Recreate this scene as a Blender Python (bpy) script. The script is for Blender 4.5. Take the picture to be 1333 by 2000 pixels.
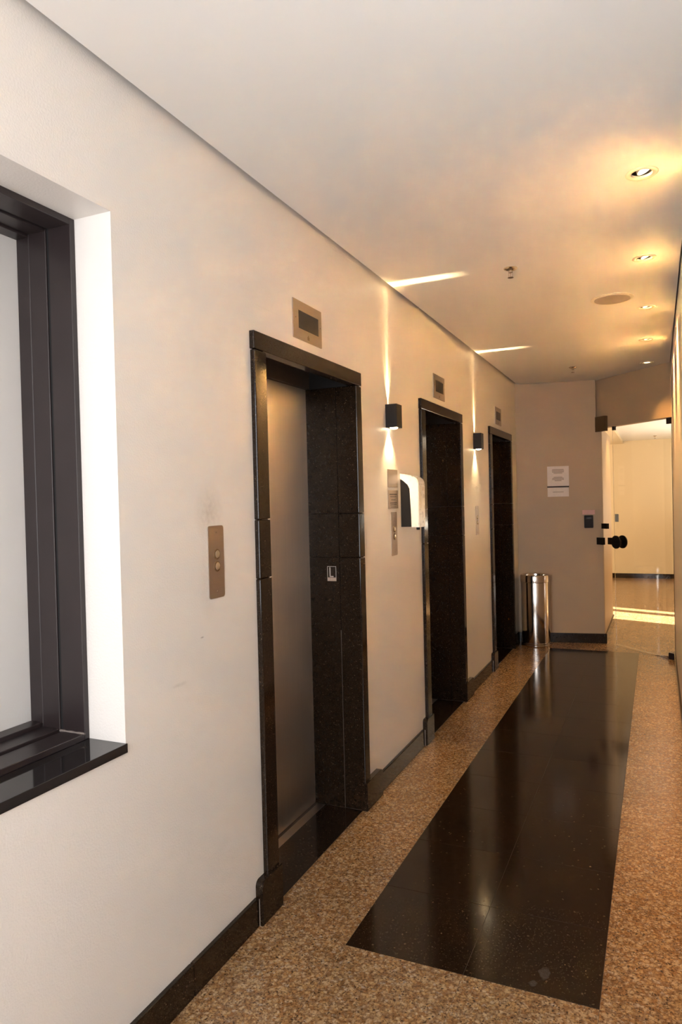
import bpy, bmesh, math, random
from mathutils import Vector, Matrix
random.seed(7)
for o in list(bpy.data.objects): bpy.data.objects.remove(o, do_unlink=True)
S = bpy.context.scene
COL = S.collection
PI = math.pi

# ---------------------------------------------------------------- camera
YAW, PIT, ROL, FPX = 0.419836393, -0.0150259101, -0.0243577671, 1382.785
cam = bpy.data.cameras.new('camera'); co = bpy.data.objects.new('camera', cam); COL.objects.link(co)
fw = Vector((-math.sin(YAW)*math.cos(PIT), math.cos(YAW)*math.cos(PIT), math.sin(PIT)))
r = Vector((math.cos(YAW), math.sin(YAW), 0)); u = r.cross(fw)
r2 = math.cos(ROL)*r + math.sin(ROL)*u; u2 = -math.sin(ROL)*r + math.cos(ROL)*u
mt = Matrix((r2, u2, -fw)).transposed().to_4x4(); mt.translation = (1.37, 0, 1.55)
co.matrix_world = mt
cam.sensor_fit = 'VERTICAL'; cam.sensor_height = 36; cam.lens = FPX/2000*36
cam.shift_x = -0.5/2000; cam.clip_start = 0.02; cam.clip_end = 60
S.camera = co

# ---------------------------------------------------------------- world, exposure, large lights
w = bpy.data.worlds.new('world'); S.world = w; w.use_nodes = True
w.node_tree.nodes['Background'].inputs[0].default_value = (0.92, 0.95, 1.0, 1)
w.node_tree.nodes['Background'].inputs[1].default_value = 0.4/16
S.view_settings.view_transform = 'Standard'; S.view_settings.look = 'None'
S.view_settings.gamma = 1; S.view_settings.use_curve_mapping = False
EXPOSURE = 4.0                    # a long, bright exposure: lamps keep modest outputs
K = 2.0**-EXPOSURE
S.view_settings.exposure = EXPOSURE
S.cycles.sample_clamp_indirect = 0; S.cycles.light_sampling_threshold = 0

def lamp(name, kind, loc, energy, color, aim=None, **kw):
    d = bpy.data.lights.new(name, kind); d.energy = energy*K; d.color = color
    for k, v in kw.items(): setattr(d, k, v)
    o = bpy.data.objects.new(name, d); COL.objects.link(o); o.location = loc
    if aim is not None:
        o.rotation_euler = Vector(aim).to_track_quat('-Z', 'Y').to_euler()
    return o
WARM = (1.0, 0.53, 0.17)
# daylight from the lobby windows behind the photographer
lamp('lobby_daylight', 'AREA', (0.75, -1.36, 1.60), 105, (0.91, 0.94, 1.0), aim=(0, 1, 0.05), shape='RECTANGLE', size=1.35, size_y=1.9)
# the photographer's flash, turned up at the ceiling
lamp('bounce_flash', 'AREA', (1.36, 0.05, 1.62), 3.3, (0.75, 0.88, 1.0), aim=(-0.12, 1.0, 0.95), shape='DISK', size=0.15, spread=math.radians(80))
# daylight from the left of the room beyond the glass door
lamp('far_room_daylight', 'AREA', (-2.05, 12.3, 1.4), 68, (1.0, 0.76, 0.44), aim=(1, 0, 0), shape='RECTANGLE', size=2.6, size_y=2.0)
lamp('far_room_ceiling_fill', 'AREA', (3.1, 11.2, 1.3), 125, (1.0, 0.92, 0.78), aim=(-0.30, 0, 1.0), shape='RECTANGLE', size=2.4, size_y=1.6)  # added fill aimed up to brighten the next room's ceiling; no window here
lamp('sunlight', 'SUN', (0, 0, 5), 100, (1.0, 0.92, 0.80), aim=(1.0, -0.38, -0.42), angle=0.009)

# ---------------------------------------------------------------- materials
def mat(name):
    m = bpy.data.materials.new(name); m.use_nodes = True
    nt = m.node_tree; return m, nt, nt.nodes['Principled BSDF']
def N(nt, t, **kw):
    n = nt.nodes.new(t)
    for k, v in kw.items():
        if isinstance(k, str) and hasattr(n, k): setattr(n, k, v)
    return n
def pos(nt):
    return N(nt, 'ShaderNodeNewGeometry').outputs['Position']
def noise(nt, vec, scale, detail=2, rough=0.5):
    n = N(nt, 'ShaderNodeTexNoise'); n.inputs['Scale'].default_value = scale
    n.inputs['Detail'].default_value = detail; n.inputs['Roughness'].default_value = rough
    nt.links.new(vec, n.inputs['Vector']); return n
def ramp(nt, fac, stops, interp='LINEAR'):
    n = N(nt, 'ShaderNodeValToRGB'); cr = n.color_ramp; cr.interpolation = interp
    while len(cr.elements) < len(stops): cr.elements.new(0.5)
    for e, (p, c) in zip(cr.elements, stops):
        e.position = p; e.color = (*c, 1) if len(c) == 3 else c
    nt.links.new(fac, n.inputs[0]); return n.outputs[0]
def mix(nt, fac, a, b, mode='MIX'):
    n = N(nt, 'ShaderNodeMix'); n.data_type = 'RGBA'; n.blend_type = mode
    for sock, v in ((n.inputs[0], fac), (n.inputs[6], a), (n.inputs[7], b)):
        if hasattr(v, 'links'): nt.links.new(v, sock)
        else: sock.default_value = v if not isinstance(v, tuple) else (*v, 1)
    return n.outputs[2]
def math_n(nt, op, a, b=0.0, clamp=False):
    n = N(nt, 'ShaderNodeMath'); n.operation = op; n.use_clamp = clamp
    for i, v in enumerate((a, b)):
        if hasattr(v, 'links'): nt.links.new(v, n.inputs[i])
        else: n.inputs[i].default_value = v
    return n.outputs[0]
def bump(nt, h, strength, dist):
    n = N(nt, 'ShaderNodeBump'); n.inputs['Strength'].default_value = strength; n.inputs['Distance'].default_value = dist
    nt.links.new(h, n.inputs['Height']); return n.outputs[0]
def blob(nt, p, centre, rad, scale=(1, 1, 1)):
    """soft 1..0 mask round a world point: a stain with a shape of its own"""
    s = N(nt, 'ShaderNodeVectorMath'); s.operation = 'SUBTRACT'; nt.links.new(p, s.inputs[0]); s.inputs[1].default_value = centre
    m = N(nt, 'ShaderNodeVectorMath'); m.operation = 'MULTIPLY'; nt.links.new(s.outputs[0], m.inputs[0]); m.inputs[1].default_value = scale
    l = N(nt, 'ShaderNodeVectorMath'); l.operation = 'LENGTH'; nt.links.new(m.outputs[0], l.inputs[0])
    d = math_n(nt, 'DIVIDE', l.outputs['Value'], rad)
    return math_n(nt, 'SUBTRACT', 1.0, d, True)

def paint(name, col, rough=0.6, bs=0.25, smudge=None, bscale=170):
    m, nt, b = mat(name); p = pos(nt)
    n1 = noise(nt, p, 1.3, 3)
    c = mix(nt, n1.outputs[0], tuple(x*0.97 for x in col), tuple(min(1, x*1.02) for x in col))
    if smudge:
        for cen, rad, sc, colr, k in smudge:
            f = blob(nt, p, cen, rad, sc)
            nn = noise(nt, p, 60, 3)
            f = math_n(nt, 'MULTIPLY', f, math_n(nt, 'MULTIPLY', nn.outputs[0], k))
            c = mix(nt, f, c, colr)
    nt.links.new(c, b.inputs['Base Color']); b.inputs['Roughness'].default_value = rough
    n2 = noise(nt, p, bscale, 2)
    nt.links.new(bump(nt, n2.outputs[0], bs, 0.002), b.inputs['Normal'])
    return m
M = {}
M['wall'] = paint('wall_paint', (0.74, 0.69, 0.635), 0.38, 0.35, smudge=[
    ((0, 1.985, 1.52), 0.11, (1, 1.2, 1), (0.42, 0.36, 0.30), 0.9),
    ((0, 1.965, 1.30), 0.09, (1, 1.6, 0.6), (0.48, 0.42, 0.36), 0.6),
    ((0, 1.925, 1.115), 0.012, (1, 1, 3), (0.3, 0.25, 0.22), 1.6),
    ((0, 1.80, 0.99), 0.05, (1, 1, 6), (0.5, 0.45, 0.4), 0.9)])
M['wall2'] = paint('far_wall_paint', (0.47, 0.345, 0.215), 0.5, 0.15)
M['ceil'] = paint('ceiling_paint', (0.80, 0.76, 0.71), 0.7, 0.05)
M['cream'] = paint('cream_paint', (0.74, 0.62, 0.43), 0.6, 0.1)
M['whitep'] = paint('white_paint', (0.86, 0.85, 0.82), 0.7, 0.05)

def plain(name, col, rough=0.5, metal=0.0, var=0.08, nscale=30, **kw):
    m, nt, b = mat(name); p = pos(nt)
    n = noise(nt, p, nscale, 3)
    c = mix(nt, n.outputs[0], tuple(x*(1-var) for x in col), tuple(min(1, x*(1+var)) for x in col))
    nt.links.new(c, b.inputs['Base Color'])
    rr = math_n(nt, 'ADD', math_n(nt, 'MULTIPLY', n.outputs[0], 0.08), max(0.0, rough-0.04)); nt.links.new(rr, b.inputs['Roughness'])
    b.inputs['Metallic'].default_value = metal
    for k, v in kw.items(): b.inputs[k.replace('_', ' ')].default_value = v
    return m
M['black_metal'] = plain('dark_window_aluminium', (0.021, 0.014, 0.014), 0.36, 0.0, 0.25, 12)
M['gasket'] = plain('black_gasket', (0.006, 0.006, 0.006), 0.7)
M['sealant'] = plain('dusty_sealant', (0.16, 0.13, 0.115), 0.8, 0.0, 0.3)
M['anthracite'] = plain('anthracite_powder_coat', (0.012, 0.008, 0.006), 0.5, **{'Specular IOR Level': 0.25})
M['black_plastic'] = plain('black_plastic', (0.008, 0.006, 0.005), 0.5, **{'Specular IOR Level': 0.2})
M['white_plastic'] = plain('white_plastic', (0.82, 0.78, 0.72), 0.28)
M['cream_plastic'] = plain('aged_plastic', (0.62, 0.52, 0.36), 0.35)
M['sensor'] = plain('pale_grey_plastic', (0.50, 0.50, 0.44), 0.5)
M['pink_label'] = plain('pink_print', (0.72, 0.42, 0.36), 0.5)
M['paper'] = plain('paper', (0.78, 0.72, 0.66), 0.7)
M['ink'] = plain('grey_print', (0.36, 0.30, 0.25), 0.7)
M['darkink'] = plain('dark_print', (0.03, 0.022, 0.018), 0.6)
M['chip'] = plain('pale_grout', (0.50, 0.44, 0.37), 0.8)
M['grout'] = plain('dark_grout', (0.075, 0.058, 0.042), 0.85)
M['magnet'] = plain('brown_magnet_housing', (0.085, 0.045, 0.017), 0.45)
M['brass'] = plain('aged_brass_plate', (0.17, 0.10, 0.045), 0.4, 0.3)
M['speaker'] = plain('speaker_fabric', (0.46, 0.37, 0.30), 0.8)
M['screen'] = plain('dark_display_glass', (0.022, 0.013, 0.008), 0.22)
M['trim_ring'] = plain('satin_white_metal', (0.72, 0.64, 0.50), 0.35)
M['can'] = plain('black_reflector', (0.01, 0.008, 0.007), 0.5)
M['seam'] = plain('worn_edge', (0.13, 0.10, 0.075), 0.7)
M['shaft'] = plain('dark_elevator_shaft', (0.008, 0.006, 0.005), 0.8)
M['pale_print'] = plain('pale_engraving', (0.55, 0.50, 0.45), 0.5)
M['lbox'] = plain('tan_plate', (0.48, 0.36, 0.28), 0.5)

def brushed(name, col, rough, vertical=True, metal=1.0, streak=0.10):
    m, nt, b = mat(name); p = pos(nt)
    mp = N(nt, 'ShaderNodeMapping'); nt.links.new(p, mp.inputs[0])
    mp.inputs['Scale'].default_value = (260, 260, 2.5) if vertical else (3, 3, 260)
    n = noise(nt, mp.outputs[0], 1.0, 3)
    c = mix(nt, n.outputs[0], tuple(x*(1-streak) for x in col), tuple(min(1, x*(1+streak)) for x in col))
    nt.links.new(c, b.inputs['Base Color'])
    nt.links.new(math_n(nt, 'ADD', math_n(nt, 'MULTIPLY', n.outputs[0], 0.1), rough-0.05), b.inputs['Roughness'])
    b.inputs['Metallic'].default_value = metal
    nt.links.new(bump(nt, n.outputs[0], 0.05, 0.001), b.inputs['Normal'])
    return m
M['steel_door'] = brushed('brushed_steel_door', (0.66, 0.585, 0.52), 0.42)
nt = M['steel_door'].node_tree; b = nt.nodes['Principled BSDF']; tg = N(nt, 'ShaderNodeTangent'); tg.direction_type = 'RADIAL'; tg.axis = 'Z'
nt.links.new(tg.outputs[0], b.inputs['Tangent']); b.inputs['Anisotropic'].default_value = 0.75; b.inputs['Anisotropic Rotation'].default_value = 0.0
M['steel_plate'] = brushed('brushed_steel_plate', (0.38, 0.315, 0.27), 0.44, False)
M['dark_steel'] = brushed('dark_steel_transom', (0.10, 0.075, 0.055), 0.5, metal=0.4)
M['alu'] = brushed('aluminium_sill', (0.42, 0.36, 0.31), 0.38, False)
M['polished'] = plain('polished_steel', (0.62, 0.56, 0.50), 0.13, 1.0, 0.03)
M['chrome'] = plain('chrome', (0.70, 0.64, 0.55), 0.12, 1.0, 0.02)

def flecks(nt, p, scale, thr, soft=0.03):
    v = N(nt, 'ShaderNodeTexVoronoi'); v.inputs['Scale'].default_value = scale; nt.links.new(p, v.inputs['Vector'])
    sep = N(nt, 'ShaderNodeSeparateColor'); nt.links.new(v.outputs['Color'], sep.inputs[0])
    a = math_n(nt, 'GREATER_THAN', sep.outputs[0], thr)
    d = math_n(nt, 'LESS_THAN', v.outputs['Distance'], 0.42)
    return math_n(nt, 'MULTIPLY', a, d)
def offset_pos(nt, amt):
    p = pos(nt); oi = N(nt, 'ShaderNodeObjectInfo')
    k = math_n(nt, 'MULTIPLY', oi.outputs['Random'], amt)
    a = N(nt, 'ShaderNodeVectorMath'); a.operation = 'ADD'; nt.links.new(p, a.inputs[0]); nt.links.new(k, a.inputs[1])
    return a.outputs[0], p
def distort(nt, p, scale, amt):
    n = noise(nt, p, scale, 2); s = N(nt, 'ShaderNodeVectorMath'); s.operation = 'SCALE'
    nt.links.new(n.outputs['Color'], s.inputs[0]); s.inputs['Scale'].default_value = amt
    a = N(nt, 'ShaderNodeVectorMath'); a.operation = 'ADD'; nt.links.new(p, a.inputs[0]); nt.links.new(s.outputs[0], a.inputs[1])
    return a.outputs[0]

def black_granite(name, base, fleck, rough, amount=0.86, scale=330, bright=0.97):
    m, nt, b = mat(name); pr, p = offset_pos(nt, 3.0)
    pd = distort(nt, pr, 90, 0.008)
    n = noise(nt, pd, 45, 4, 0.65)
    c = mix(nt, n.outputs[0], tuple(x*0.5 for x in base), tuple(x*1.7 for x in base))
    f1 = flecks(nt, pd, scale, amount)
    c = mix(nt, f1, c, fleck)
    f2 = flecks(nt, pd, scale*0.45, bright)
    c = mix(nt, f2, c, tuple(min(1, x*1.9) for x in fleck))
    nt.links.new(c, b.inputs['Base Color'])
    nt.links.new(math_n(nt, 'ADD', math_n(nt, 'MULTIPLY', n.outputs[0], 0.06), rough), b.inputs['Roughness'])
    b.inputs['Specular IOR Level'].default_value = 0.28
    return m, nt, b, c, p
M['granite'] = black_granite('black_speckled_granite', (0.013, 0.007, 0.0035), (0.045, 0.031, 0.020), 0.08, 0.72, 420, 0.965)[0]
M['granite_floor'], nt_, b_, c_, p_ = black_granite('black_floor_granite', (0.017, 0.0085, 0.0035), (0.038, 0.026, 0.014), 0.085, 0.90, 260, 0.985)
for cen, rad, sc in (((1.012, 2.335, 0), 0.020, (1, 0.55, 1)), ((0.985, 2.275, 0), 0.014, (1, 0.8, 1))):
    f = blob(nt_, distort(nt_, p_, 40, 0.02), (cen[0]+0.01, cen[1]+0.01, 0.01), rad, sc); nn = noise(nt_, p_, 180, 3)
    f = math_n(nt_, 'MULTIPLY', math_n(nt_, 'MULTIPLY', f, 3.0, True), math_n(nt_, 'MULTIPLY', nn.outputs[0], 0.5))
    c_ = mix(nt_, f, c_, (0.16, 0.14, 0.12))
nt_.links.new(c_, b_.inputs['Base Color'])
b_.inputs['Specular IOR Level'].default_value = 0.32
M['sill_stone'] = plain('polished_black_stone', (0.012, 0.010, 0.010), 0.07, 0.0, 0.5, 80)

def brown_granite(name, gain=1.0):
    m, nt, b = mat(name); pr, p = offset_pos(nt, 5.0)
    pd = distort(nt, pr, 60, 0.016); pe = distort(nt, pd, 240, 0.006)
    v = N(nt, 'ShaderNodeTexVoronoi'); v.inputs['Scale'].default_value = 88; nt.links.new(pe, v.inputs['Vector'])
    sep = N(nt, 'ShaderNodeSeparateColor'); nt.links.new(v.outputs['Color'], sep.inputs[0])
    grain = ramp(nt, sep.outputs[0], [(0.0, (0.34, 0.17, 0.065)), (0.25, (0.50, 0.30, 0.13)), (0.5, (0.58, 0.39, 0.20)),
                                     (0.72, (0.40, 0.27, 0.16)), (0.88, (0.66, 0.49, 0.31)), (1.0, (0.50, 0.41, 0.33))])
    edge = ramp(nt, v.outputs['Distance'], [(0.25, (0, 0, 0)), (0.75, (1, 1, 1))])
    c = mix(nt, math_n(nt, 'MULTIPLY', edge, 0.75), grain, (0.20, 0.10, 0.042))
    v2 = N(nt, 'ShaderNodeTexVoronoi'); v2.inputs['Scale'].default_value = 48; nt.links.new(pe, v2.inputs['Vector'])
    sep2 = N(nt, 'ShaderNodeSeparateColor'); nt.links.new(v2.outputs['Color'], sep2.inputs[0])
    core = ramp(nt, v2.outputs['Distance'], [(0.30, (1, 1, 1)), (0.55, (0, 0, 0))])
    pick = math_n(nt, 'MULTIPLY', math_n(nt, 'GREATER_THAN', sep2.outputs[0], 0.66), core)
    c = mix(nt, math_n(nt, 'MULTIPLY', pick, 0.7), c, (0.62, 0.45, 0.27))
    n3 = noise(nt, pr, 150, 4, 0.7)
    spk = ramp(nt, n3.outputs[0], [(0.52, (0, 0, 0)), (0.60, (1, 1, 1))])
    c = mix(nt, math_n(nt, 'MULTIPLY', spk, 0.80), c, (0.085, 0.042, 0.018))
    dk = flecks(nt, pe, 120, 0.90)
    c = mix(nt, math_n(nt, 'MULTIPLY', dk, 0.8), c, (0.035, 0.02, 0.013))
    fine = noise(nt, pr, 420, 3, 0.7)
    c = mix(nt, 1.0, c, ramp(nt, fine.outputs[0], [(0.3, (0.72, 0.70, 0.68)), (0.7, (1.2, 1.2, 1.2))]), 'MULTIPLY')
    low = noise(nt, p, 5, 2)
    c = mix(nt, 1.0, c, ramp(nt, low.outputs[0], [(0.3, (0.92*gain, 0.86*gain, 0.76*gain)), (0.7, (1.12*gain, 1.05*gain, 0.96*gain))]), 'MULTIPLY')
    nt.links.new(c, b.inputs['Base Color'])
    nt.links.new(math_n(nt, 'ADD', math_n(nt, 'MULTIPLY', fine.outputs[0], 0.12), 0.16), b.inputs['Roughness'])
    return m
M['brown'] = brown_granite('brown_speckled_granite', 0.74)

def glass(name, col=(0.9, 0.97, 0.93), rough=0.0):
    m, nt, b = mat(name)
    b.inputs['Base Color'].default_value = (*col, 1); b.inputs['Transmission Weight'].default_value = 1
    b.inputs['Roughness'].default_value = rough; b.inputs['IOR'].default_value = 1.45
    n = noise(nt, pos(nt), 3); nt.links.new(math_n(nt, 'MULTIPLY', n.outputs[0], 0.004), b.inputs['Roughness']) if rough == 0 else None
    return m
M['glass'] = glass('clear_door_glass', (0.99, 0.985, 0.96))
# frosted pane: matt film that scatters the light of both sides
m, nt, b = mat('frosted_film_glass'); p = pos(nt)
n = noise(nt, p, 900, 2); n2 = noise(nt, p, 2.0, 2)
col = mix(nt, n2.outputs[0], (0.74, 0.705, 0.665), (0.82, 0.785, 0.745))
edge = math_n(nt, 'MULTIPLY', blob(nt, p, (-0.33, 1.50, 0.955), 0.10, (1, 1, 1.4)), math_n(nt, 'GREATER_THAN', noise(nt, p, 150, 4, 0.8).outputs[0], 0.56))
col = mix(nt, math_n(nt, 'MULTIPLY', edge, 0.6), col, (0.8, 0.8, 0.78))
nt.links.new(col, b.inputs['Base Color']); b.inputs['Roughness'].default_value = 0.45
tr = N(nt, 'ShaderNodeBsdfTranslucent'); tr.inputs[0].default_value = (0.60, 0.57, 0.54, 1)
mx = N(nt, 'ShaderNodeMixShader'); mx.inputs[0].default_value = 0.12
out = nt.nodes['Material Output']
nt.links.new(b.outputs[0], mx.inputs[1]); nt.links.new(tr.outputs[0], mx.inputs[2]); nt.links.new(mx.outputs[0], out.inputs[0])
M['frosted'] = m

def emit(name, col, strength):
    m, nt, b = mat(name); b.inputs['Base Color'].default_value = (*col, 1)
    b.inputs['Emission Color'].default_value = (*col, 1); b.inputs['Emission Strength'].default_value = strength*K
    return m
M['lamp_face'] = emit('lit_lamp_face', (1.0, 0.72, 0.36), 9)
M['lens'] = emit('lit_sconce_lens', (1.0, 0.85, 0.60), 14)

# ---------------------------------------------------------------- mesh helpers
def box(bm, x0, x1, y0, y1, z0, z1, bev=0.0, seg=1, rot=None):
    vs = [bm.verts.new((x, y, z)) for x in (x0, x1) for y in (y0, y1) for z in (z0, z1)]
    fs = [(0, 1, 3, 2), (4, 6, 7, 5), (0, 4, 5, 1), (2, 3, 7, 6), (0, 2, 6, 4), (1, 5, 7, 3)]
    faces = [bm.faces.new([vs[i] for i in f]) for f in fs]
    if bev:
        es = {e for f in faces for e in f.edges}
        bmesh.ops.bevel(bm, geom=list(es), offset=bev, segments=seg, affect='EDGES', profile=0.5)
    return bm
def prism(bm, pts, z0, z1):
    a = [bm.verts.new((x, y, z0)) for x, y in pts]; b = [bm.verts.new((x, y, z1)) for x, y in pts]
    n = len(pts)
    bm.faces.new(a[::-1]); bm.faces.new(b)
    for i in range(n): bm.faces.new([a[i], a[(i+1) % n], b[(i+1) % n], b[i]])
    return bm
def lathe(bm, prof, c=(0, 0, 0), axis='Z', seg=32, mtx=None):
    rings = []
    for rr, h in prof:
        ring = []
        for i in range(seg):
            a = 2*PI*i/seg
            v = Vector((rr*math.cos(a), rr*math.sin(a), h))
            if axis == 'X': v = Vector((v.z, v.x, v.y))
            if axis == 'Y': v = Vector((v.y, v.z, v.x))
            if mtx is not None: v = mtx @ v
            ring.append(bm.verts.new(v + Vector(c)))
        rings.append(ring)
    for a, b in zip(rings, rings[1:]):
        for i in range(seg): bm.faces.new([a[i], a[(i+1) % seg], b[(i+1) % seg], b[i]])
    bm.faces.new(rings[0][::-1]); bm.faces.new(rings[-1])
    return bm
def outline(bm, pts, axis, a0, a1):
    """extrude a closed outline; axis 'X': pts are (y,z), 'Y': pts are (x,z)"""
    f = (lambda p, h: (h, p[0], p[1])) if axis == 'X' else (lambda p, h: (p[0], h, p[1]))
    a = [bm.verts.new(f(p, a0)) for p in pts]; b = [bm.verts.new(f(p, a1)) for p in pts]; n = len(pts)
    bm.faces.new(a[::-1]); bm.faces.new(b)
    for i in range(n): bm.faces.new([a[i], a[(i+1) % n], b[(i+1) % n], b[i]])
    return bm
def rrect(y0, y1, z0, z1, rad, seg=5):
    pts = []
    for cx, cz, a0 in ((y1-rad, z1-rad, 0), (y0+rad, z1-rad, PI/2), (y0+rad, z0+rad, PI), (y1-rad, z0+rad, 3*PI/2)):
        for i in range(seg+1):
            a = a0 + PI/2*i/seg; pts.append((cx+rad*math.cos(a), cz+rad*math.sin(a)))
    return pts
def B(): return bmesh.new()
def obj(name, bm, material, parent=None, smooth=False, label=None):
    bmesh.ops.recalc_face_normals(bm, faces=bm.faces[:])
    if parent is not None:
        bmesh.ops.translate(bm, verts=bm.verts[:], vec=-root_loc(parent))
    me = bpy.data.meshes.new(name); bm.to_mesh(me); bm.free()
    me.materials.append(M[material] if isinstance(material, str) else material)
    if smooth:
        for p_ in me.polygons: p_.use_smooth = True
        try: me.set_sharp_from_angle(angle=math.radians(35))
        except Exception: pass
    o = bpy.data.objects.new(name, me); COL.objects.link(o)
    if parent is not None: o.parent = parent
    if label: o['label'] = label
    return o
def root_loc(o):
    v = Vector((0, 0, 0))
    while o is not None: v = v + o.location; o = o.parent
    return v
def tag(o, label, cat, group=None):
    o['label'] = label; o['category'] = cat
    if group: o['group'] = group
    return o
def thing(name, loc, label, cat, group=None):
    o = bpy.data.objects.new(name, None); COL.objects.link(o); o.location = loc; o.empty_display_size = 0.1
    return tag(o, label, cat, group)
def struct(name, bm, m, label=None):
    o = obj(name, bm, m); o['kind'] = 'structure'
    return o
def struct_empty(name):
    o = bpy.data.objects.new(name, None); COL.objects.link(o); o['kind'] = 'structure'; return o
def dup(root, delta, label, skip=()):
    r_ = root.copy(); COL.objects.link(r_); r_.location = root.location + Vector(delta); r_['label'] = label
    for ch in list(root.children):
        if ch.name.split('.')[0] in skip: continue
        c = ch.copy(); COL.objects.link(c); c.parent = r_
        for g in list(ch.children):
            d = g.copy(); COL.objects.link(d); d.parent = c
    return r_

# ---------------------------------------------------------------- structure
ELEV = (2.275, 4.31, 6.335)      # outer left edge of each elevator surround
EW = 1.035
H_TOP = 2.90
WY0, WY1, WZ0, WZ1 = 0.25, 1.549, 0.887, 2.369
YB = -1.5
# left wall with window and three elevator openings
bm = B(); T = -0.42
box(bm, T, 0, YB, WY0, 0, H_TOP)
box(bm, T, 0, WY0, WY1, 0, WZ0-0.026); box(bm, T, 0, WY0, WY1, WZ1, H_TOP)
y = WY1
for e in ELEV:
    box(bm, T, 0, y, e+0.015, 0, H_TOP)
    box(bm, T, 0, e+0.015, e+EW-0.015, 2.30, H_TOP)
    box(bm, T, 0, e+0.015, e+EW-0.015, 2.135, 2.30) if False else None
    y = e+EW-0.015
box(bm, T, 0, y, 7.75, 0, H_TOP)
struct('wall_left', bm, 'wall')
# front skin over the elevator heads (the recess runs up behind the lintel)
bm = B()
for e in ELEV: box(bm, -0.035, -0.0005, e+0.012, e+EW-0.012, 2.13, 2.31)
struct('trim_1', bm, 'wall')
bm = B(); box(bm, 1.505, 1.70, YB, 7.17, 0, H_TOP); struct('wall_right', bm, 'wall')
# end wall, running slightly askew, then round the corner into the next room
DA = Vector((0.863, 0.16)).normalized(); NA = Vector((-DA.y, DA.x))
def U(uu, off=0.0): v = Vector((0, 7.70)) + DA*uu + NA*off; return (v.x, v.y)
cx, cy = U(0.872)
bm = B()
arc = [(cx-0.012, cy-0.0022), (cx-0.004, cy+0.002), (cx, cy+0.012)]
prism(bm, [(-0.1, 7.70-0.0185)] + arc + [(cx+0.006, 9.15), (-0.1, 9.15)], 0, 2.25)
ux, uy = U(0.815)
prism(bm, [(-0.1, 7.70-0.0185), (ux, uy), (ux, 9.15), (-0.1, 9.15)], 2.25, H_TOP)
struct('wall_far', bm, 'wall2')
# header over the glass door, on the slanting plane
HD0, HD1 = Vector((0.80, 7.905)), Vector((1.505, 7.16))
hd = (HD1-HD0).normalized(); hn = Vector((-hd.y, hd.x))   # hn points away from the camera
if hn.y < 0: hn = -hn
bm = B(); a = HD0; b2 = HD1 + hd*0.05
prism(bm, [tuple(a), tuple(b2), tuple(b2+hn*0.10), tuple(a+hn*0.10)], 2.25, H_TOP)
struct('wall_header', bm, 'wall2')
# next room shell
bm = B(); box(bm, -2.3, 3.3, 14.15, 14.3, 0, 3); struct('wall_back_room', bm, 'cream')
bm = B(); box(bm, 3.2, 3.35, 7.0, 14.3, 0, 3); box(bm, 1.60, 3.3, 7.17, 7.3, 0, 3); struct('wall_right_room', bm, 'cream')
bm = B()   # left wall of the next room with its tall window slots
ys = [9.0, 10.17, 10.56, 10.80, 10.93, 11.05, 13.55, 14.3]
box(bm, -2.3, -2.2, 9.0, 10.62, 0, 3); box(bm, -2.3, -2.2, 10.62, 11.25, 2.3, 3)
box(bm, -2.3, -2.2, 11.25, 11.40, 0, 3); box(bm, -2.3, -2.2, 11.40, 11.62, 2.3, 3)
box(bm, -2.3, -2.2, 11.62, 14.3, 0, 3); box(bm, -2.3, -0.1, 9.0, 9.15, 0, 3)
struct('wall_left_room', bm, 'cream')
bm = B(); prism(bm, [(0.82, 8.02), (1.60, 7.20), (3.3, 7.20), (3.3, 14.2), (0.82, 14.2)], 2.54, 2.60); struct('ceiling_room', bm, 'whitep')
bm = B(); box(bm, -2.3, 0.82, 9.1, 14.2, 2.49, 2.60); struct('ceiling_soffit', bm, 'cream')
bm = B(); box(bm, -2.2, 3.2, 14.132, 14.15, 0, 0.085); struct('baseboard_room', bm, 'granite')
# unseen wall added outside the frosted window to keep the sun off it
bm = B(); box(bm, -2.0, -1.8, -2.5, 5.5, -0.5, 7.0); struct('wall_sun_block', bm, 'wall')
# behind the camera: the lobby end of the corridor
bm = B(); box(bm, -0.42, 1.7, YB-0.15, YB, 0, 0.35); box(bm, -0.42, 1.7, YB-0.15, YB, 2.65, H_TOP)
box(bm, -0.42, 0.05, YB-0.15, YB, 0.35, 2.65); box(bm, 1.45, 1.7, YB-0.15, YB, 0.35, 2.65)
struct('wall_lobby', bm, 'wall')

# ceiling board with downlight holes, shadow gap along both walls
DL = [(1.338, 2.906), (1.331, 3.947), (1.323, 4.983), (1.316, 6.022), (1.308, 7.070)]
SPK = (1.140, 4.660)
bm = B(); prism(bm, [(0.028, YB), (1.498, YB), (1.498, 7.170), (0.803, 7.893), (0.79, U(0.79)[1]-0.012), (0.028, 7.692)], 2.75, 2.86)
ceil = obj('ceiling', bm, 'ceil'); ceil['kind'] = 'structure'
cb = B()
for x, y in DL: lathe(cb, [(0.041, 2.70), (0.041, 2.855)], (x, y, 0), seg=32)
cut = obj('cutter', cb, 'can')
md = ceil.modifiers.new('b', 'BOOLEAN'); md.object = cut; md.operation = 'DIFFERENCE'; md.solver = 'EXACT'
bpy.context.view_layer.update()
dg = bpy.context.evaluated_depsgraph_get()
me = bpy.data.meshes.new_from_object(ceil.evaluated_get(dg)); ceil.modifiers.clear(); ceil.data = me
bpy.data.objects.remove(cut, do_unlink=True)
bm = B(); box(bm, -0.42, 1.7, YB-0.15, 8.2, H_TOP, H_TOP+0.08); struct('ceiling_void', bm, 'ceil')

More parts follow.
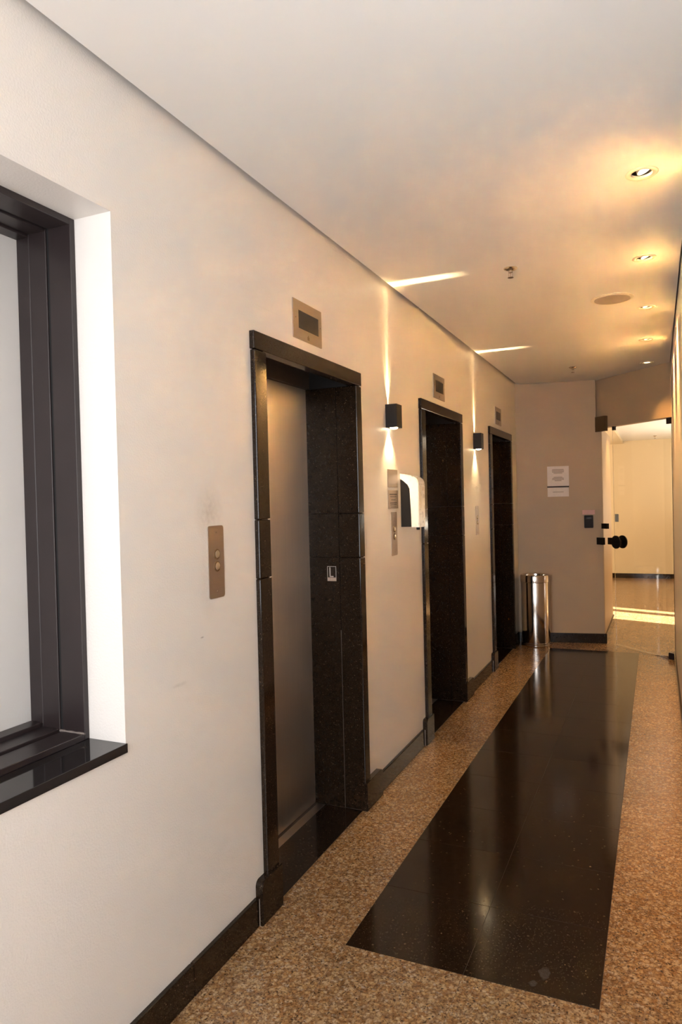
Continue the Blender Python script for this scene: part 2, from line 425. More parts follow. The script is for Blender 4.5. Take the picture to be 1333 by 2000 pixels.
# ---------------------------------------------------------------- floor tiles
floor = struct_empty('floor')
G = 0.4155; Y0 = 2.230
def tile(name, x0, x1, y0, y1, m, g=0.0005):
    bm = B(); box(bm, x0+g, x1-g, y0+g, y1-g, -0.02, 0, 0.0005)
    return obj(name, bm, m, floor)
bm = B(); prism(bm, [(-0.42, YB), (1.70, YB), (1.70, 7.6), (3.3, 7.6), (3.3, 14.2), (-2.3, 14.2), (-2.3, 9.0), (-0.42, 9.0)], -0.08, -0.0012)
obj('grout_bed', bm, 'grout', floor)
XS = [0.0, 0.350, 0.7685, 1.187, 1.505]
Yend = 7.45
k = -12
while Y0+k*G < Yend:
    ya = max(Y0+k*G, YB); yb = min(Y0+(k+1)*G, Yend)
    for j in range(4):
        dark = k >= 0 and j in (1, 2)
        if yb-ya > 0.05: tile('granite_tile' if dark else 'brown_granite_tile', XS[j], XS[j+1], ya, yb, 'granite_floor' if dark else 'brown')
    k += 1
for ya, yb in ((7.45, 7.95), (7.95, 8.45), (8.45, 8.95)):
    for xa, xb in ((0.0, 0.42), (0.42, 0.84), (0.84, 1.20), (1.20, 1.62)):
        if ya > 7.9 and xb < 0.85: continue
        tile('brown_granite_tile', xa, xb, ya, yb, 'brown')
yy = 8.95
while yy < 14.1:
    xx = -2.2
    while xx < 3.0:
        tile('brown_granite_tile', xx, xx+0.675, yy, min(14.15, yy+0.65), 'brown'); xx += 0.675
    yy += 0.65
bm = B(); box(bm, 1.62, 3.2, 7.3, 8.95, -0.02, -0.0005); obj('floor_slab', bm, 'brown', floor)

# ---------------------------------------------------------------- baseboards (stone lengths)
def baseboard(name, segs, h=0.105, d=0.016):
    e = struct_empty(name)
    for y0, y1 in segs:
        bm = B(); box(bm, -0.002, d, y0+0.0008, y1-0.0008, 0.0002, h, 0.003, 2); obj('stone_length', bm, 'granite', e)
        bm = B(); box(bm, 0, d-0.004, y1-0.0012, y1+0.0012, 0.0005, h-0.004); obj('joint', bm, 'ink' if y1 != 2.213 else 'grout', e)
    return e
baseboard('baseboard_left', [(-1.5, 0.62), (0.62, 1.812), (1.812, 2.213), (3.462, 4.240), (5.495, 6.265)])
bm = B(); box(bm, 1.490, 1.506, YB, 7.15, 0, 0.10, 0.003, 2); struct('baseboard_right', bm, 'granite')
e = struct_empty('baseboard_far')
bm = B(); P = [U(0.02), U(0.885, -0.0), ]
a1 = Vector(U(0.0, -0.016)); a2 = Vector(U(0.885, -0.016))
prism(bm, [tuple(a1), tuple(a2), tuple(a2+Vector((-0.012, 0.018))), U(0.0, 0.002)], 0.0003, 0.10); obj('stone_length', bm, 'granite', e)
bm = B(); prism(bm, [tuple(a2), (a2.x+0.006, 9.15), (a2.x-0.02, 9.15), (a2.x-0.018, a2.y+0.01)], 0.0003, 0.10); obj('stone_length', bm, 'granite', e)

# ---------------------------------------------------------------- window
win = struct_empty('window_1')
def ring(name, x0, x1, oy0, oy1, oz0, oz1, ty, tb, tt, m, bev=0.0015, ox=None):
    """four members of a rectangular frame; ty side, tb bottom, tt top widths"""
    for (ya, yb, za, zb) in ((oy0, oy0+ty, oz0, oz1), (oy1-ty, oy1, oz0, oz1), (oy0+ty, oy1-ty, oz0, oz0+tb), (oy0+ty, oy1-ty, oz1-tt, oz1)):
        bm = B(); box(bm, x0, x1, ya, yb, za, zb, bev, 1); obj(name, bm, m, win)
ring('frame_member', -0.214, -0.131, WY0, WY1, WZ0, WZ1, 0.019, 0.018, 0.019, 'black_metal')
ring('gasket', -0.223, -0.213, WY0, WY1, WZ0, WZ1, 0.016, 0.014, 0.016, 'gasket', 0)
ring('sash_member', -0.287, -0.222, WY0, WY1, WZ0, WZ1, 0.022, 0.024, 0.023, 'black_metal')
ring('glazing_bead', -0.336, -0.2875, WY0, WY1, WZ0, WZ1, 0.022, 0.036, 0.030, 'black_metal')
bm = B(); box(bm, -0.346, -0.337, WY0+0.002, WY1-0.002, WZ0, WZ1); obj('window_pane', bm, 'frosted', win)
bm = B(); box(bm, -0.40, -0.346, WY0, WY1, WZ0, WZ0+0.03); obj('outer_sill', bm, 'black_metal', win)
bm = B(); box(bm, -0.36, 0.0045, WY0, WY1+0.0035, WZ0-0.026, WZ0, 0.0015, 2); obj('window_sill', bm, 'sill_stone', win)
# dusty bead of sealant where the frame meets the sill
bm = B()
yy = WY1-0.020; prev = None
for i in range(16):
    t_ = i/15; x = -0.30+0.172*t_; rr = 0.0028+0.0016*abs(math.sin(i*2.1))
    c = Vector((x, yy-0.001, WZ0+0.0185)) if x < -0.0 else None
    ring_ = [bm.verts.new(c+Vector((0, rr*math.cos(a), rr*math.sin(a)))) for a in [2*PI*j/6 for j in range(6)]]
    if prev:
        for j in range(6): bm.faces.new([prev[j], prev[(j+1) % 6], ring_[(j+1) % 6], ring_[j]])
    prev = ring_
obj('sealant_bead', bm, 'sealant', win, True)

# ---------------------------------------------------------------- elevators
def elevator(y0, label, full):
    t = thing('elevator', (0, y0, 0), label, 'elevator', 'elevators along the left wall')
    Y = lambda v: y0+v
    F = 0.020; LJ = 0.085; RJ = EW-0.065
    Z1, Z2, ZT = 1.268, 1.489, 2.123
    # lintel
    bm = B(); box(bm, -0.03, F, Y(-0.004), Y(EW+0.002), ZT+0.002, 2.192, 0.003, 2); obj('lintel', bm, 'granite', t)
    for za, zb in ((0.001, Z1), (Z1, Z2), (Z2, ZT)):
        bm = B(); box(bm, -0.05, F, Y(0.0), Y(LJ), za+0.0004, zb-0.0004, 0.0045, 3); obj('jamb_block', bm, 'granite', t)
        bm = B(); box(bm, -0.095, F, Y(RJ), Y(EW), za+0.0004, zb-0.0004, 0.0045, 3); obj('jamb_block', bm, 'granite', t)
        bm = B(); box(bm, -0.275, -0.0965, Y(RJ+0.001), Y(EW-0.01), za+0.0004 if za > 0.2 else 0.001, zb-0.0004, 0.0015, 1); obj('reveal_panel', bm, 'granite', t)
        bm = B(); box(bm, -0.275, -0.051, Y(0.01), Y(LJ-0.001), za+0.0004 if za > 0.2 else 0.001, zb-0.0004, 0.0015, 1); obj('reveal_panel', bm, 'granite', t)
    for z in (Z1, Z2):
        bm = B(); box(bm, F-0.006, F-0.0012, Y(LJ-0.014), Y(LJ-0.001), z-0.0035, z+0.0035, 0.001); obj('joint_filler', bm, 'chip', t)
        bm = B(); box(bm, F-0.006, F-0.0012, Y(EW-0.016), Y(EW-0.001), z-0.0035, z+0.0035, 0.001); obj('joint_filler', bm, 'chip', t)
    bm = B(); box(bm, F-0.006, F-0.001, Y(EW-0.016), Y(EW-0.001), ZT-0.004, ZT+0.003, 0.001); obj('joint_filler', bm, 'chip', t)
    # vertical pale seam in the right reveal
    if full: bm = B(); box(bm, -0.0964, -0.0955, Y(RJ-0.0002), Y(RJ+0.01), 0.001, 0.9); obj('seam', bm, 'seam', t)
    # plinth blocks with a rounded outer shoulder
    def plinth(ya, yb, x1, z1, left):
        rad = 0.022; pts = []
        if left:
            pts = [(ya, 0.0003), (yb, 0.0003), (yb, z1)]
            for i in range(6):
                a = PI/2+PI/2*i/5; pts.append((ya+rad+rad*math.cos(a), z1-rad+rad*math.sin(a)))
        else:
            pts = [(ya, 0.0003), (yb, 0.0003)]
            for i in range(6):
                a = PI/2*i/5; pts.append((yb-rad+rad*math.cos(a), z1-rad+rad*math.sin(a)))
            pts.append((ya, z1))
        bm = B(); outline(bm, pts, 'X', -0.002, x1)
        bmesh.ops.bevel(bm, geom=[e for e in bm.edges if all(v.co.x > x1-1e-4 for v in e.verts)], offset=0.003, segments=2, affect='EDGES')
        obj('plinth_block', bm, 'granite', t, True)
    plinth(Y(-0.060), Y(0.093), 0.030, 0.163, True)
    plinth(Y(EW-0.070), Y(EW+0.150), 0.030, 0.142, False)
    bm = B(); box(bm, -0.002, 0.0164, Y(-0.0620), Y(-0.0608), 0.0005, 0.100); obj('joint_filler', bm, 'ink', t)
    # threshold, sill track, door and transom
    bm = B(); box(bm, -0.207, -0.001, Y(LJ-0.02), Y(RJ+0.001), -0.02, -0.0002, 0.0008); obj('threshold', bm, 'granite', t)
    bm = B(); box(bm, -0.252, -0.208, Y(LJ-0.01), Y(RJ+0.001), -0.02, -0.0005, 0.0008)
    s = obj('sill_track', bm, 'alu', t)
    bm = B(); box(bm, -0.262, -0.253, Y(LJ-0.01), Y(RJ+0.001), -0.03, -0.012); obj('track_groove', bm, 'gasket', s)
    bm = B(); box(bm, -0.298, -0.263, Y(0.03), Y(EW-0.03), 0.004, 2.124, 0.001); obj('door_leaf', bm, 'steel_door', t)
    bm = B(); box(bm, -0.300, -0.248, Y(0.03), Y(EW-0.03), 2.127, 2.235, 0.001); obj('transom', bm, 'dark_steel', t)
    bm = B(); box(bm, -0.40, -0.04, Y(0.02), Y(EW-0.02), 2.236, 2.26); box(bm, -0.262, -0.04, Y(EW-0.05), Y(EW-0.016), 2.126, 2.236)
    box(bm, -0.262, -0.052, Y(0.016), Y(0.08), 2.126, 2.236); obj('soffit', bm, 'shaft', t)
    bm = B(); box(bm, -0.41, -0.36, Y(0.0), Y(EW), 0, 2.3); obj('shaft_panel', bm, 'shaft', t)
    return t
elevator(ELEV[0], 'nearest elevator, black granite surround with a floor letter L plate inside', True)
elevator(ELEV[1], 'middle elevator with black granite surround, beside the white soap dispenser', False)
elevator(ELEV[2], 'farthest elevator with black granite surround, next to the steel bin', False)

# floor letter plate inside the first reveal
yr = ELEV[0]+EW-0.065
t = thing('floor_letter_plate', (-0.138, yr, 1.147), 'small L floor letter plate on the right granite reveal of the nearest elevator', 'sign')
bm = B(); x0, x1, z0, z1 = -0.163, -0.114, 1.148, 1.223
box(bm, x0, x1, yr-0.0015, yr+0.0001, z0, z1); obj('plate', bm, 'screen', t)
bm = B(); f = 0.0022
box(bm, x0, x1, yr-0.0022, yr-0.0014, z1-f, z1); box(bm, x0, x0+f, yr-0.0022, yr-0.0014, z0, z1); box(bm, x1-f, x1, yr-0.0022, yr-0.0014, z0, z1)
obj('border', bm, 'pale_print', t)
bm = B(); box(bm, x0+0.012, x0+0.0175, yr-0.0024, yr-0.0014, z0+0.021, z1-0.005); box(bm, x0+0.012, x0+0.034, yr-0.0024, yr-0.0014, z0+0.0205, z0+0.026)
obj('letter', bm, 'pale_print', t)
bm = B(); box(bm, x0+0.002, x1-0.001, yr-0.0024, yr-0.0014, z0, z0+0.0185); s = obj('number_strip', bm, 'lbox', t)
bm = B()
for i in range(3):
    xa = x0+0.006+i*0.0145
    box(bm, xa, xa+0.0016, yr-0.003, yr-0.0022, z0+0.004, z0+0.014); box(bm, xa+0.006, xa+0.0076, yr-0.003, yr-0.0022, z0+0.004, z0+0.014)
obj('raised_dots', bm, 'pale_print', s)

# ---------------------------------------------------------------- call panels
def disc_x(bm, y, z, r_, x0, x1, seg=20, dome=0.0):
    prof = [(r_, x0), (r_, x1)] + ([(r_*0.8, x1+dome*0.7), (r_*0.4, x1+dome)] if dome else [])
    return lathe(bm, prof, (0, y, z), 'X', seg)
def screw(parent, y, z, x=0.003, r_=0.0035):
    bm = B(); disc_x(bm, y, z, r_, x-0.001, x+0.0006, 12, 0.0006); s = obj('screw', bm, 'chrome', parent, True)
    bm = B(); box(bm, x+0.0008, x+0.0014, y-r_*0.8, y+r_*0.8, z-0.0005, z+0.0005); obj('slot', bm, 'darkink', s)
def call_panel(y0, y1, z0, z1, label, two=True):
    t = thing('call_panel', (0, (y0+y1)/2, z0), label, 'button panel', 'elevator call panels')
    bm = B(); outline(bm, rrect(y0, y1, z0, z1, 0.010), 'X', -0.0005, 0.003); obj('plate', bm, 'steel_plate', t)
    ym = (y0+y1)/2; zm = z0+(z1-z0)*0.52
    screw(t, ym, z1-0.022); screw(t, ym, z0+0.022)
    for dz in (0.0205, -0.0205):
        bm = B(); lathe(bm, [(0.0185, 0.001), (0.0185, 0.0045), (0.0165, 0.0055), (0.0150, 0.0035)], (0, ym+0.002, zm+dz), 'X', 28); s = obj('button', bm, 'brass', t, True, 'round button with a dark rim')
        bm = B(); disc_x(bm, ym+0.002, zm+dz, 0.0142, 0.0025, 0.0065, 24, 0.0018); obj('button_cap', bm, 'chrome', s, True)
    return t
call_panel(1.970, 2.061, 1.233, 1.478, 'steel call panel with two round buttons, left of the nearest elevator')
call_panel(3.750, 3.846, 1.235, 1.482, 'narrow steel call panel under two metal plaques and beside the soap dispenser')
call_panel(5.785, 5.895, 1.243, 1.485, 'steel call panel on the wall strip below the far wall light')

# ---------------------------------------------------------------- floor indicators over the doors
def indicator(y0, label):
    t = thing('floor_indicator', (0, y0, 2.237), label, 'display', 'floor indicators above the elevators')
    y1 = y0+0.272
    bm = B(); box(bm, -0.0005, 0.005, y0, y1, 2.238, 2.402, 0.001); obj('plate', bm, 'steel_plate', t)
    bm = B(); box(bm, 0.001, 0.0055, y0+0.048, y1-0.034, 2.285, 2.361, 0.0004); obj('display', bm, 'screen', t)
    for yy_, zz in ((y0+0.022, 2.325), (y1-0.014, 2.325)):
        bm = B(); disc_x(bm, yy_, zz, 0.003, 0.004, 0.0056, 10); obj('screw', bm, 'brass', t)
    bm = B(); box(bm, 0.0045, 0.0055, y0+0.128, y0+0.146, 2.248, 2.262); box(bm, 0.0045, 0.0055, y0+0.134, y0+0.140, 2.262, 2.268); obj('arrow_mark', bm, 'brass', t)
    return t
indicator(2.618, 'steel floor indicator plate above the nearest elevator')
indicator(4.640, 'steel floor indicator plate above the middle elevator')
indicator(6.640, 'steel floor indicator plate above the farthest elevator')

# ---------------------------------------------------------------- plaques
def plaque(z0, z1, label, text):
    t = thing('wall_plaque', (0, 3.79, z0), label, 'plaque', 'metal plaques over the middle call panel')
    bm = B(); box(bm, -0.0005, 0.003, 3.712, 3.874, z0, z1, 0.001); obj('plate', bm, 'steel_plate', t)
    bm = B()
    for (a, b_, dy0, dy1) in text: box(bm, 0.0025, 0.0034, 3.712+dy0, 3.712+dy1, z0+a, z0+b_)
    o = obj('engraved_lines', bm, 'ink' if len(text) < 3 else 'darkink', t)
plaque(1.622, 1.724, 'upper of two small metal plaques, catching the wall light glow', [(0.010, 0.013, 0.02, 0.14), (0.018, 0.020, 0.03, 0.13)])
plaque(1.502, 1.606, 'lower of two small metal plaques, with dark engraved lines', [(0.078, 0.083, 0.02, 0.142), (0.066, 0.069, 0.03, 0.132), (0.048, 0.051, 0.045, 0.115), (0.030, 0.034, 0.025, 0.138), (0.020, 0.023, 0.03, 0.132), (0.008, 0.010, 0.04, 0.12)])

# ---------------------------------------------------------------- soap dispenser
t = thing('soap_dispenser', (0, 3.98, 1.389), 'white and black soap dispenser on the wall left of the middle elevator', 'dispenser')
y0, y1 = 3.920, 4.045
def shell(pts, ya, yb, m, name, bev=0.004):
    bm = B(); outline(bm, pts, 'Y', ya, yb)
    bmesh.ops.bevel(bm, geom=[e for e in bm.edges if abs(e.verts[0].co.y-e.verts[1].co.y) < 1e-6], offset=bev, segments=3, affect='EDGES')
    return obj(name, bm, m, t, True)
outer = [(0.0, 1.704), (0.05, 1.693)]
for i in range(9):
    a = PI/2*(1-i/8); outer.append((0.068+0.044*math.cos(a), 1.640+0.046*math.sin(a)))
outer += [(0.112, 1.389), (0.064, 1.389), (0.062, 1.615), (0.050, 1.640), (0.0, 1.673)]
shell(outer, y0, y1, 'white_plastic', 'cover')
shell([(0.0, 1.668), (0.044, 1.638), (0.060, 1.612), (0.0625, 1.392), (0.0, 1.392)], y0+0.005, y1-0.005, 'black_plastic', 'body', 0.002)
bm = B(); box(bm, 0.111, 0.1128, 3.955, 3.963, 1.50, 1.635, 0.0006); obj('level_window', bm, 'cream_plastic', t)
bm = B(); box(bm, 0.111, 0.1135, 3.99, 4.012, 1.602, 1.622, 0.0008); obj('lock', bm, 'cream_plastic', t)
bm = B(); box(bm, 0.058, 0.1125, y0+0.002, y1-0.002, 1.6395, 1.6410); obj('cover_seam', bm, 'ink', t)
bm = B(); lathe(bm, [(0.010, 1.372), (0.012, 1.392)], (0.085, 3.983, 0), seg=16); obj('nozzle', bm, 'black_plastic', t, True)

# ---------------------------------------------------------------- wall lights
def sconce(y0, label):
    w_, D, z0, z1 = 0.088, 0.066, 1.953, 2.082
    t = thing('wall_light', (0, y0+w_/2, z0), label, 'wall light', 'up and down wall lights')
    yc = y0+w_/2; th = 0.003
    bm = B(); box(bm, 0.0, th, y0, y0+w_, z0, z1); box(bm, D-th, D, y0, y0+w_, z0, z1)
    box(bm, th, D-th, y0, y0+th, z0, z1); box(bm, th, D-th, y0+w_-th, y0+w_, z0, z1); obj('housing', bm, 'anthracite', t)
    # top plate with a narrow slot across the middle
    bm = B(); s = 0.0016
    box(bm, 0.0031, D-0.0031, y0+0.0031, yc-s, z1-0.006, z1-0.002); box(bm, 0.0031, D-0.0031, yc+s, y0+w_-0.0031, z1-0.006, z1-0.002)
    obj('slotted_plate', bm, 'anthracite', t)
    bm = B(); box(bm, 0.0031, D-0.0031, y0+0.0031, y0+w_-0.0031, 2.004, 2.010); obj('divider', bm, 'can', t)
    bm = B(); lathe(bm, [(0.006, z0+0.012), (0.020, z0+0.010), (0.023, z0+0.002), (0.019, z0-0.004), (0.010, z0-0.007)], (D*0.5, yc, 0), seg=24)
    obj('lens', bm, 'lens', t, True)
    lx = 0.016
    up = lamp('uplight', 'SPOT', (lx, yc, 2.052), 110, (1.0, 0.72, 0.38), aim=(0.10, 0, 1), spot_size=math.radians(58), spot_blend=0.8, shadow_soft_size=0.0008)
    dn = lamp('downlight', 'SPOT', (0.018, yc, z0-0.010), 36.0, (1.0, 0.72, 0.38), aim=(-0.05, 0, -1), spot_size=math.radians(84), spot_blend=1.0, shadow_soft_size=0.004)
    gl = lamp('glow', 'SPOT', (0.022, yc, z1+0.002), 26.0, (1.0, 0.66, 0.28), aim=(-0.2, 0, 1), spot_size=math.radians(44), spot_blend=1.0, shadow_soft_size=0.01)
    for l in (up, dn, gl): l.parent = t; l.location = l.location-t.location
    return t
sconce(3.703, 'near dark box wall light, above the two metal plaques')
sconce(5.762, 'far dark box wall light, between the middle and farthest elevators')

# ---------------------------------------------------------------- downlights
def downlight(x, y, label, tilt, power):
    t = thing('ceiling_spot', (x, y, 2.75), label, 'downlight', 'recessed spots in a row along the right of the ceiling')
    bm = B(); seg = 40
    prof = [(0.058, 2.7495), (0.0585, 2.7475), (0.054, 2.7445), (0.044, 2.7445), (0.038, 2.7475), (0.037, 2.756)]
    rings = [[bm.verts.new((x+r_*math.cos(2*PI*i/seg), y+r_*math.sin(2*PI*i/seg), z)) for i in range(seg)] for r_, z in prof]
    for a_, b_ in zip(rings, rings[1:]):
        for i in range(seg): bm.faces.new([a_[i], a_[(i+1) % seg], b_[(i+1) % seg], b_[i]])
    obj('trim_ring', bm, 'trim_ring', t, True)
    bm = B()
    for i in range(seg):
        a0, a1_ = 2*PI*i/seg, 2*PI*(i+1)/seg
        q = [(x+0.0375*math.cos(a), y+0.0375*math.sin(a)) for a in (a0, a1_)]
        bm.faces.new([bm.verts.new((*q[0], 2.753)), bm.verts.new((*q[1], 2.753)), bm.verts.new((*q[1], 2.84)), bm.verts.new((*q[0], 2.84))])
    bm.faces.new([bm.verts.new((x+0.0375*math.cos(2*PI*i/seg), y+0.0375*math.sin(2*PI*i/seg), 2.84)) for i in range(seg)])
    obj('can', bm, 'can', t)
    # tilted lamp: rim and glowing face
    R_ = Matrix.Rotation(-tilt, 3, 'Y'); off = Vector((x+0.010*math.sin(tilt)/0.42 if tilt else x, y, 2.760 if tilt else 2.7505))
    bm = B(); lathe(bm, [(0.020, 0.030), (0.0285, 0.004), (0.0285, -0.001), (0.026, -0.001)], off, seg=32, mtx=R_); obj('lamp_rim', bm, 'trim_ring', t, True)
    bm = B(); lathe(bm, [(0.025, -0.0005), (0.025, -0.0018), (0.012, -0.003)], off, seg=32, mtx=R_); obj('lamp_face', bm, 'lamp_face', t, True)
    n_ = R_ @ Vector((0, 0, -1))
    l = lamp('spot_beam', 'SPOT', off+n_*0.012, power, WARM, aim=n_, spot_size=math.radians(70), spot_blend=0.75, shadow_soft_size=0.018)
    l.parent = t; l.location = l.location-t.location
names = ['nearest tilted ceiling spot, half black and half lit', 'second nearest tilted ceiling spot, before the round speaker', 'third ceiling spot, right beside the far side of the round speaker',
         'fourth ceiling spot, between the speaker and the end wall', 'farthest ceiling spot, close to the door header, lit full on']
for i, ((x, y), nm) in enumerate(zip(DL, names)):
    downlight(x, y, nm, 0.40 if i < 4 else 0.0, 190 if i < 4 else 45)

# ---------------------------------------------------------------- ceiling speaker and sprinklers
t = thing('ceiling_speaker', (SPK[0], SPK[1], 2.75), 'round fabric speaker grille flush in the ceiling beside the spots', 'speaker')
bm = B(); lathe(bm, [(0.125, 2.7498), (0.126, 2.7465), (0.120, 2.7430), (0.108, 2.7425), (0.105, 2.7450)], (*SPK, 0), seg=48); obj('rim', bm, 'trim_ring', t, True)
bm = B(); lathe(bm, [(0.104, 2.7460), (0.103, 2.7415), (0.060, 2.7395), (0.01, 2.739)], (*SPK, 0), seg=48); obj('grille', bm, 'speaker', t, True)
def sprinkler(x, y, z, label, s=1.0):
    t = thing('sprinkler', (x, y, z), label, 'sprinkler', 'ceiling sprinklers')
    bm = B(); lathe(bm, [(0.036*s, z-0.0003), (0.036*s, z-0.003), (0.030*s, z-0.008), (0.016*s, z-0.013), (0.010*s, z-0.014)], (x, y, 0), seg=28); obj('escutcheon', bm, 'chrome', t, True)
    bm = B(); lathe(bm, [(0.008, z-0.013), (0.008, z-0.024), (0.005, z-0.026)], (x, y, 0), seg=12)
    for sx in (-1, 1):
        box(bm, x+sx*0.009-0.0015, x+sx*0.009+0.0015, y-0.002, y+0.002, z-0.046, z-0.020)
    box(bm, x-0.0105, x+0.0105, y-0.002, y+0.002, z-0.024, z-0.020); box(bm, x-0.0105, x+0.0105, y-0.002, y+0.002, z-0.048, z-0.045)
    lathe(bm, [(0.0022, z-0.045), (0.0022, z-0.024)], (x, y, 0), seg=8); obj('frame', bm, 'chrome', t)
    bm = B(); lathe(bm, [(0.004, z-0.046), (0.015, z-0.0485), (0.015, z-0.050), (0.004, z-0.051)], (x, y, 0), seg=14); obj('deflector', bm, 'brass', t)
sprinkler(0.688, 3.781, 2.75, 'near chrome sprinkler on the corridor ceiling')
sprinkler(0.673, 6.947, 2.75, 'far chrome sprinkler on the corridor ceiling near the end wall')
sprinkler(1.361, 13.255, 2.54, 'tiny sprinkler on the white ceiling beyond the glass door', 0.9)

# ---------------------------------------------------------------- end wall objects (built in the wall's own frame)
def ubox(bm, u0, u1, z0, z1, d0, d1):
    prism(bm, [U(u0, -d0), U(u1, -d0), U(u1, -d1), U(u0, -d1)], z0, z1); return bm
t = thing('wall_notice', (*U(0.425), 1.544), 'white printed notice on the end wall with a dark strip across it', 'notice')
bm = B(); ubox(bm, 0.317, 0.536, 1.655, 1.865, 0, 0.002); obj('upper_sheet', bm, 'paper', t)
bm = B(); ubox(bm, 0.317, 0.533, 1.544, 1.640, 0, 0.002); obj('lower_sheet', bm, 'paper', t)
bm = B(); ubox(bm, 0.314, 0.536, 1.640, 1.656, 0, 0.006); obj('dark_strip', bm, 'darkink', t)
for zc, n_ in ((1.812, 4), (1.732, 4)):
    for i in range(n_):
        hw = (0.058, 0.062, 0.060, 0.045)[i] if zc > 1.8 else (0.045, 0.058, 0.060, 0.035)[i]
        z = zc+0.018-i*0.0125; bm = B(); ubox(bm, 0.426-hw, 0.426+hw, z-0.0035, z+0.0035, 0.002, 0.0026); obj('printed_line', bm, 'ink', t)
bm = B(); ubox(bm, 0.37, 0.48, 1.590, 1.596, 0.002, 0.0026); obj('printed_line', bm, 'ink', t)
t = thing('card_reader', (*U(0.725), 1.21), 'small black card reader on the end wall beside the glass door', 'card reader')
bm = B(); ubox(bm, 0.680, 0.770, 1.208, 1.342, 0, 0.018); bmesh.ops.bevel(bm, geom=bm.edges[:], offset=0.004, segments=2, affect='EDGES'); obj('housing', bm, 'black_plastic', t, True)
bm = B(); ubox(bm, 0.700, 0.750, 1.300, 1.320, 0.0175, 0.0186); obj('indicator_window', bm, 'screen', t)
bm = B(); ubox(bm, 0.664, 0.788, 1.350, 1.396, 0, 0.0015); tag(obj('label_strip', bm, 'pink_label'), 'pinkish label strip just above the black card reader', 'label')

# ---------------------------------------------------------------- steel bin
bx, by = 0.198, 7.540
t = thing('waste_bin', (bx, by, 0), 'tall round polished steel bin standing at the end wall', 'bin')
bm = B(); lathe(bm, [(0.150, 0.0003), (0.152, 0.006), (0.152, 0.022), (0.147, 0.026), (0.150, 0.032), (0.150, 0.040), (0.145, 0.044)], (bx, by, 0), seg=64); obj('base_ring', bm, 'polished', t, True)
bm = B(); lathe(bm, [(0.144, 0.044), (0.145, 0.05), (0.145, 0.665), (0.144, 0.668)], (bx, by, 0), seg=64); obj('body', bm, 'polished', t, True)
bm = B(); seg = 64
prof = [(0.1455, 0.664), (0.150, 0.668), (0.150, 0.728), (0.147, 0.738), (0.138, 0.742), (0.120, 0.735), (0.118, 0.715)]
rings = [[bm.verts.new((bx+r_*math.cos(2*PI*i/seg), by+r_*math.sin(2*PI*i/seg), z)) for i in range(seg)] for r_, z in prof]
for a_, b_ in zip(rings, rings[1:]):
    for i in range(seg): bm.faces.new([a_[i], a_[(i+1) % seg], b_[(i+1) % seg], b_[i]])
obj('lid_band', bm, 'polished', t, True)
bm = B(); lathe(bm, [(0.117, 0.700), (0.117, 0.712), (0.05, 0.722)], (bx, by, 0), seg=48); obj('dark_opening', bm, 'black_plastic', t, True)  # black cap stands in for the dark inside of the open bin

# ---------------------------------------------------------------- glass door on the slanting plane
def G2(s, off=0.0): v = HD0 + hd*s + hn*off; return (v.x, v.y)
def S_of(x): return (x-HD0.x)/hd.x
sA, sB = S_of(0.930), S_of(1.470)
t = thing('glass_door', (*G2((sA+sB)/2), 0), 'closed frameless clear glass door at the end of the corridor', 'door')
def gbox(bm, s0, s1, z0, z1, o0, o1): prism(bm, [G2(s0, o0), G2(s1, o0), G2(s1, o1), G2(s0, o1)], z0, z1); return bm
bm = B(); gbox(bm, sA, sB, 0.010, 2.240, 0.045, 0.055); obj('glass_leaf', bm, 'glass', t)
bm = B(); gbox(bm, S_of(1.435), S_of(1.49), 2.195, 2.249, 0.035, 0.065); obj('top_pivot', bm, 'black_metal', t)
bm = B(); gbox(bm, S_of(1.425), S_of(1.475), 0.004, 0.062, 0.030, 0.070); obj('bottom_pivot', bm, 'black_metal', t)
bm = B()
a_, b_ = S_of(1.300), S_of(1.430)
vs = [G2(a_, 0.040), G2(b_, 0.036), G2(b_, 0.064), G2(a_, 0.060)]
lo = [bm.verts.new((*v, 0.002)) for v in vs]; hi = [bm.verts.new((*v, z)) for v, z in zip(vs, (0.006, 0.030, 0.030, 0.006))]
bm.faces.new(lo[::-1]); bm.faces.new(hi)
for i in range(4): bm.faces.new([lo[i], lo[(i+1) % 4], hi[(i+1) % 4], hi[i]])
obj('pivot_arm', bm, 'chrome', t)
Rg = Matrix(((hd.x, 0, hn.x), (hd.y, 0, hn.y), (0, 1, 0)))     # local z -> plane normal
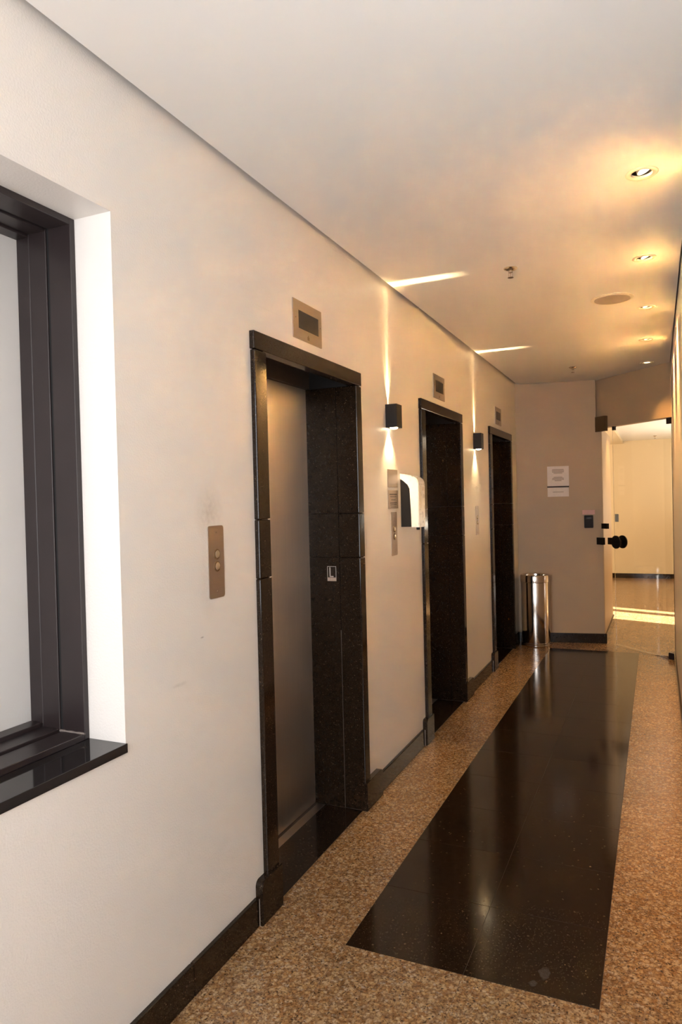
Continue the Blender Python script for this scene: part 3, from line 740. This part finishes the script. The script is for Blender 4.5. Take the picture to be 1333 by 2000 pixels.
for side, o0, o1 in ((1, 0.056, 0.088), (-1, 0.044, 0.012)):
    c = G2(S_of(0.978), 0)
    bm = B(); lathe(bm, [(0.020, o0), (0.016, (o0+o1)/2), (0.020, o1-0.004*side)], (*c, 1.066), seg=24, mtx=Rg)
    s = obj('handle', bm, 'black_plastic', t, True, 'round black pull handle')
    bm = B(); lathe(bm, [(0.060, o1-0.004*side), (0.067, o1), (0.067, o1+0.010*side), (0.058, o1+0.015*side)], (*c, 1.066), seg=40, mtx=Rg); obj('handle_disc', bm, 'black_plastic', s, True)
bm = B(); gbox(bm, S_of(0.870), S_of(0.945), 1.035, 1.105, 0.035, 0.068); obj('lock_case', bm, 'black_plastic', t)
bm = B(); gbox(bm, S_of(0.945), S_of(0.981), 1.272, 1.352, 0.038, 0.0445); obj('sensor_plate', bm, 'sensor', t, label='small pale plate on the glass')
bm = B(); gbox(bm, S_of(0.935), S_of(0.955), 2.21, 2.249, 0.035, 0.065); obj('top_catch', bm, 'black_metal', t)
# strike boxes fixed to the wall end
bm = B(); gbox(bm, S_of(0.832), S_of(0.890), 1.035, 1.108, -0.060, -0.022); tag(obj('strike_box', bm, 'black_plastic'), 'lower black strike box on the wall edge, level with the door handle', 'lock', 'strike boxes beside the glass door')
bm = B(); gbox(bm, S_of(0.860), S_of(0.915), 1.200, 1.255, -0.030, 0.0); tag(obj('strike_box', bm, 'black_plastic'), 'upper black strike box on the wall edge, just above the door handle', 'lock', 'strike boxes beside the glass door')
bm = B(); gbox(bm, S_of(0.812), S_of(0.921), 2.208, 2.362, -0.045, -0.001); tag(obj('door_magnet', bm, 'magnet'), 'brown square door magnet on the lower left of the header', 'door magnet')

# ceiling lamps beyond the door; the far right one is unseen, added for brightness
for x, y in ((1.25, 8.75), (2.4, 11.0)):
    t = thing('room_lamp', (x, y, 2.54), 'round lamp in the next room ceiling, %s' % ('just beyond the door header' if x < 2 else 'unseen, added far to the right to light the room'), 'ceiling lamp')
    bm = B(); lathe(bm, [(0.07, 2.5395), (0.07, 2.535), (0.055, 2.532)], (x, y, 0), seg=24); obj('trim_ring', bm, 'trim_ring', t, True)
    bm = B(); lathe(bm, [(0.05, 2.534), (0.045, 2.530)], (x, y, 0), seg=24); obj('lamp_face', bm, 'lamp_face', t)
    l = lamp('room_beam', 'SPOT', (x, y, 2.525), 70, (1.0, 0.66, 0.26), aim=(0, 0, -1), spot_size=math.radians(110), spot_blend=0.6, shadow_soft_size=0.03)
    l.parent = t; l.location = l.location-t.location
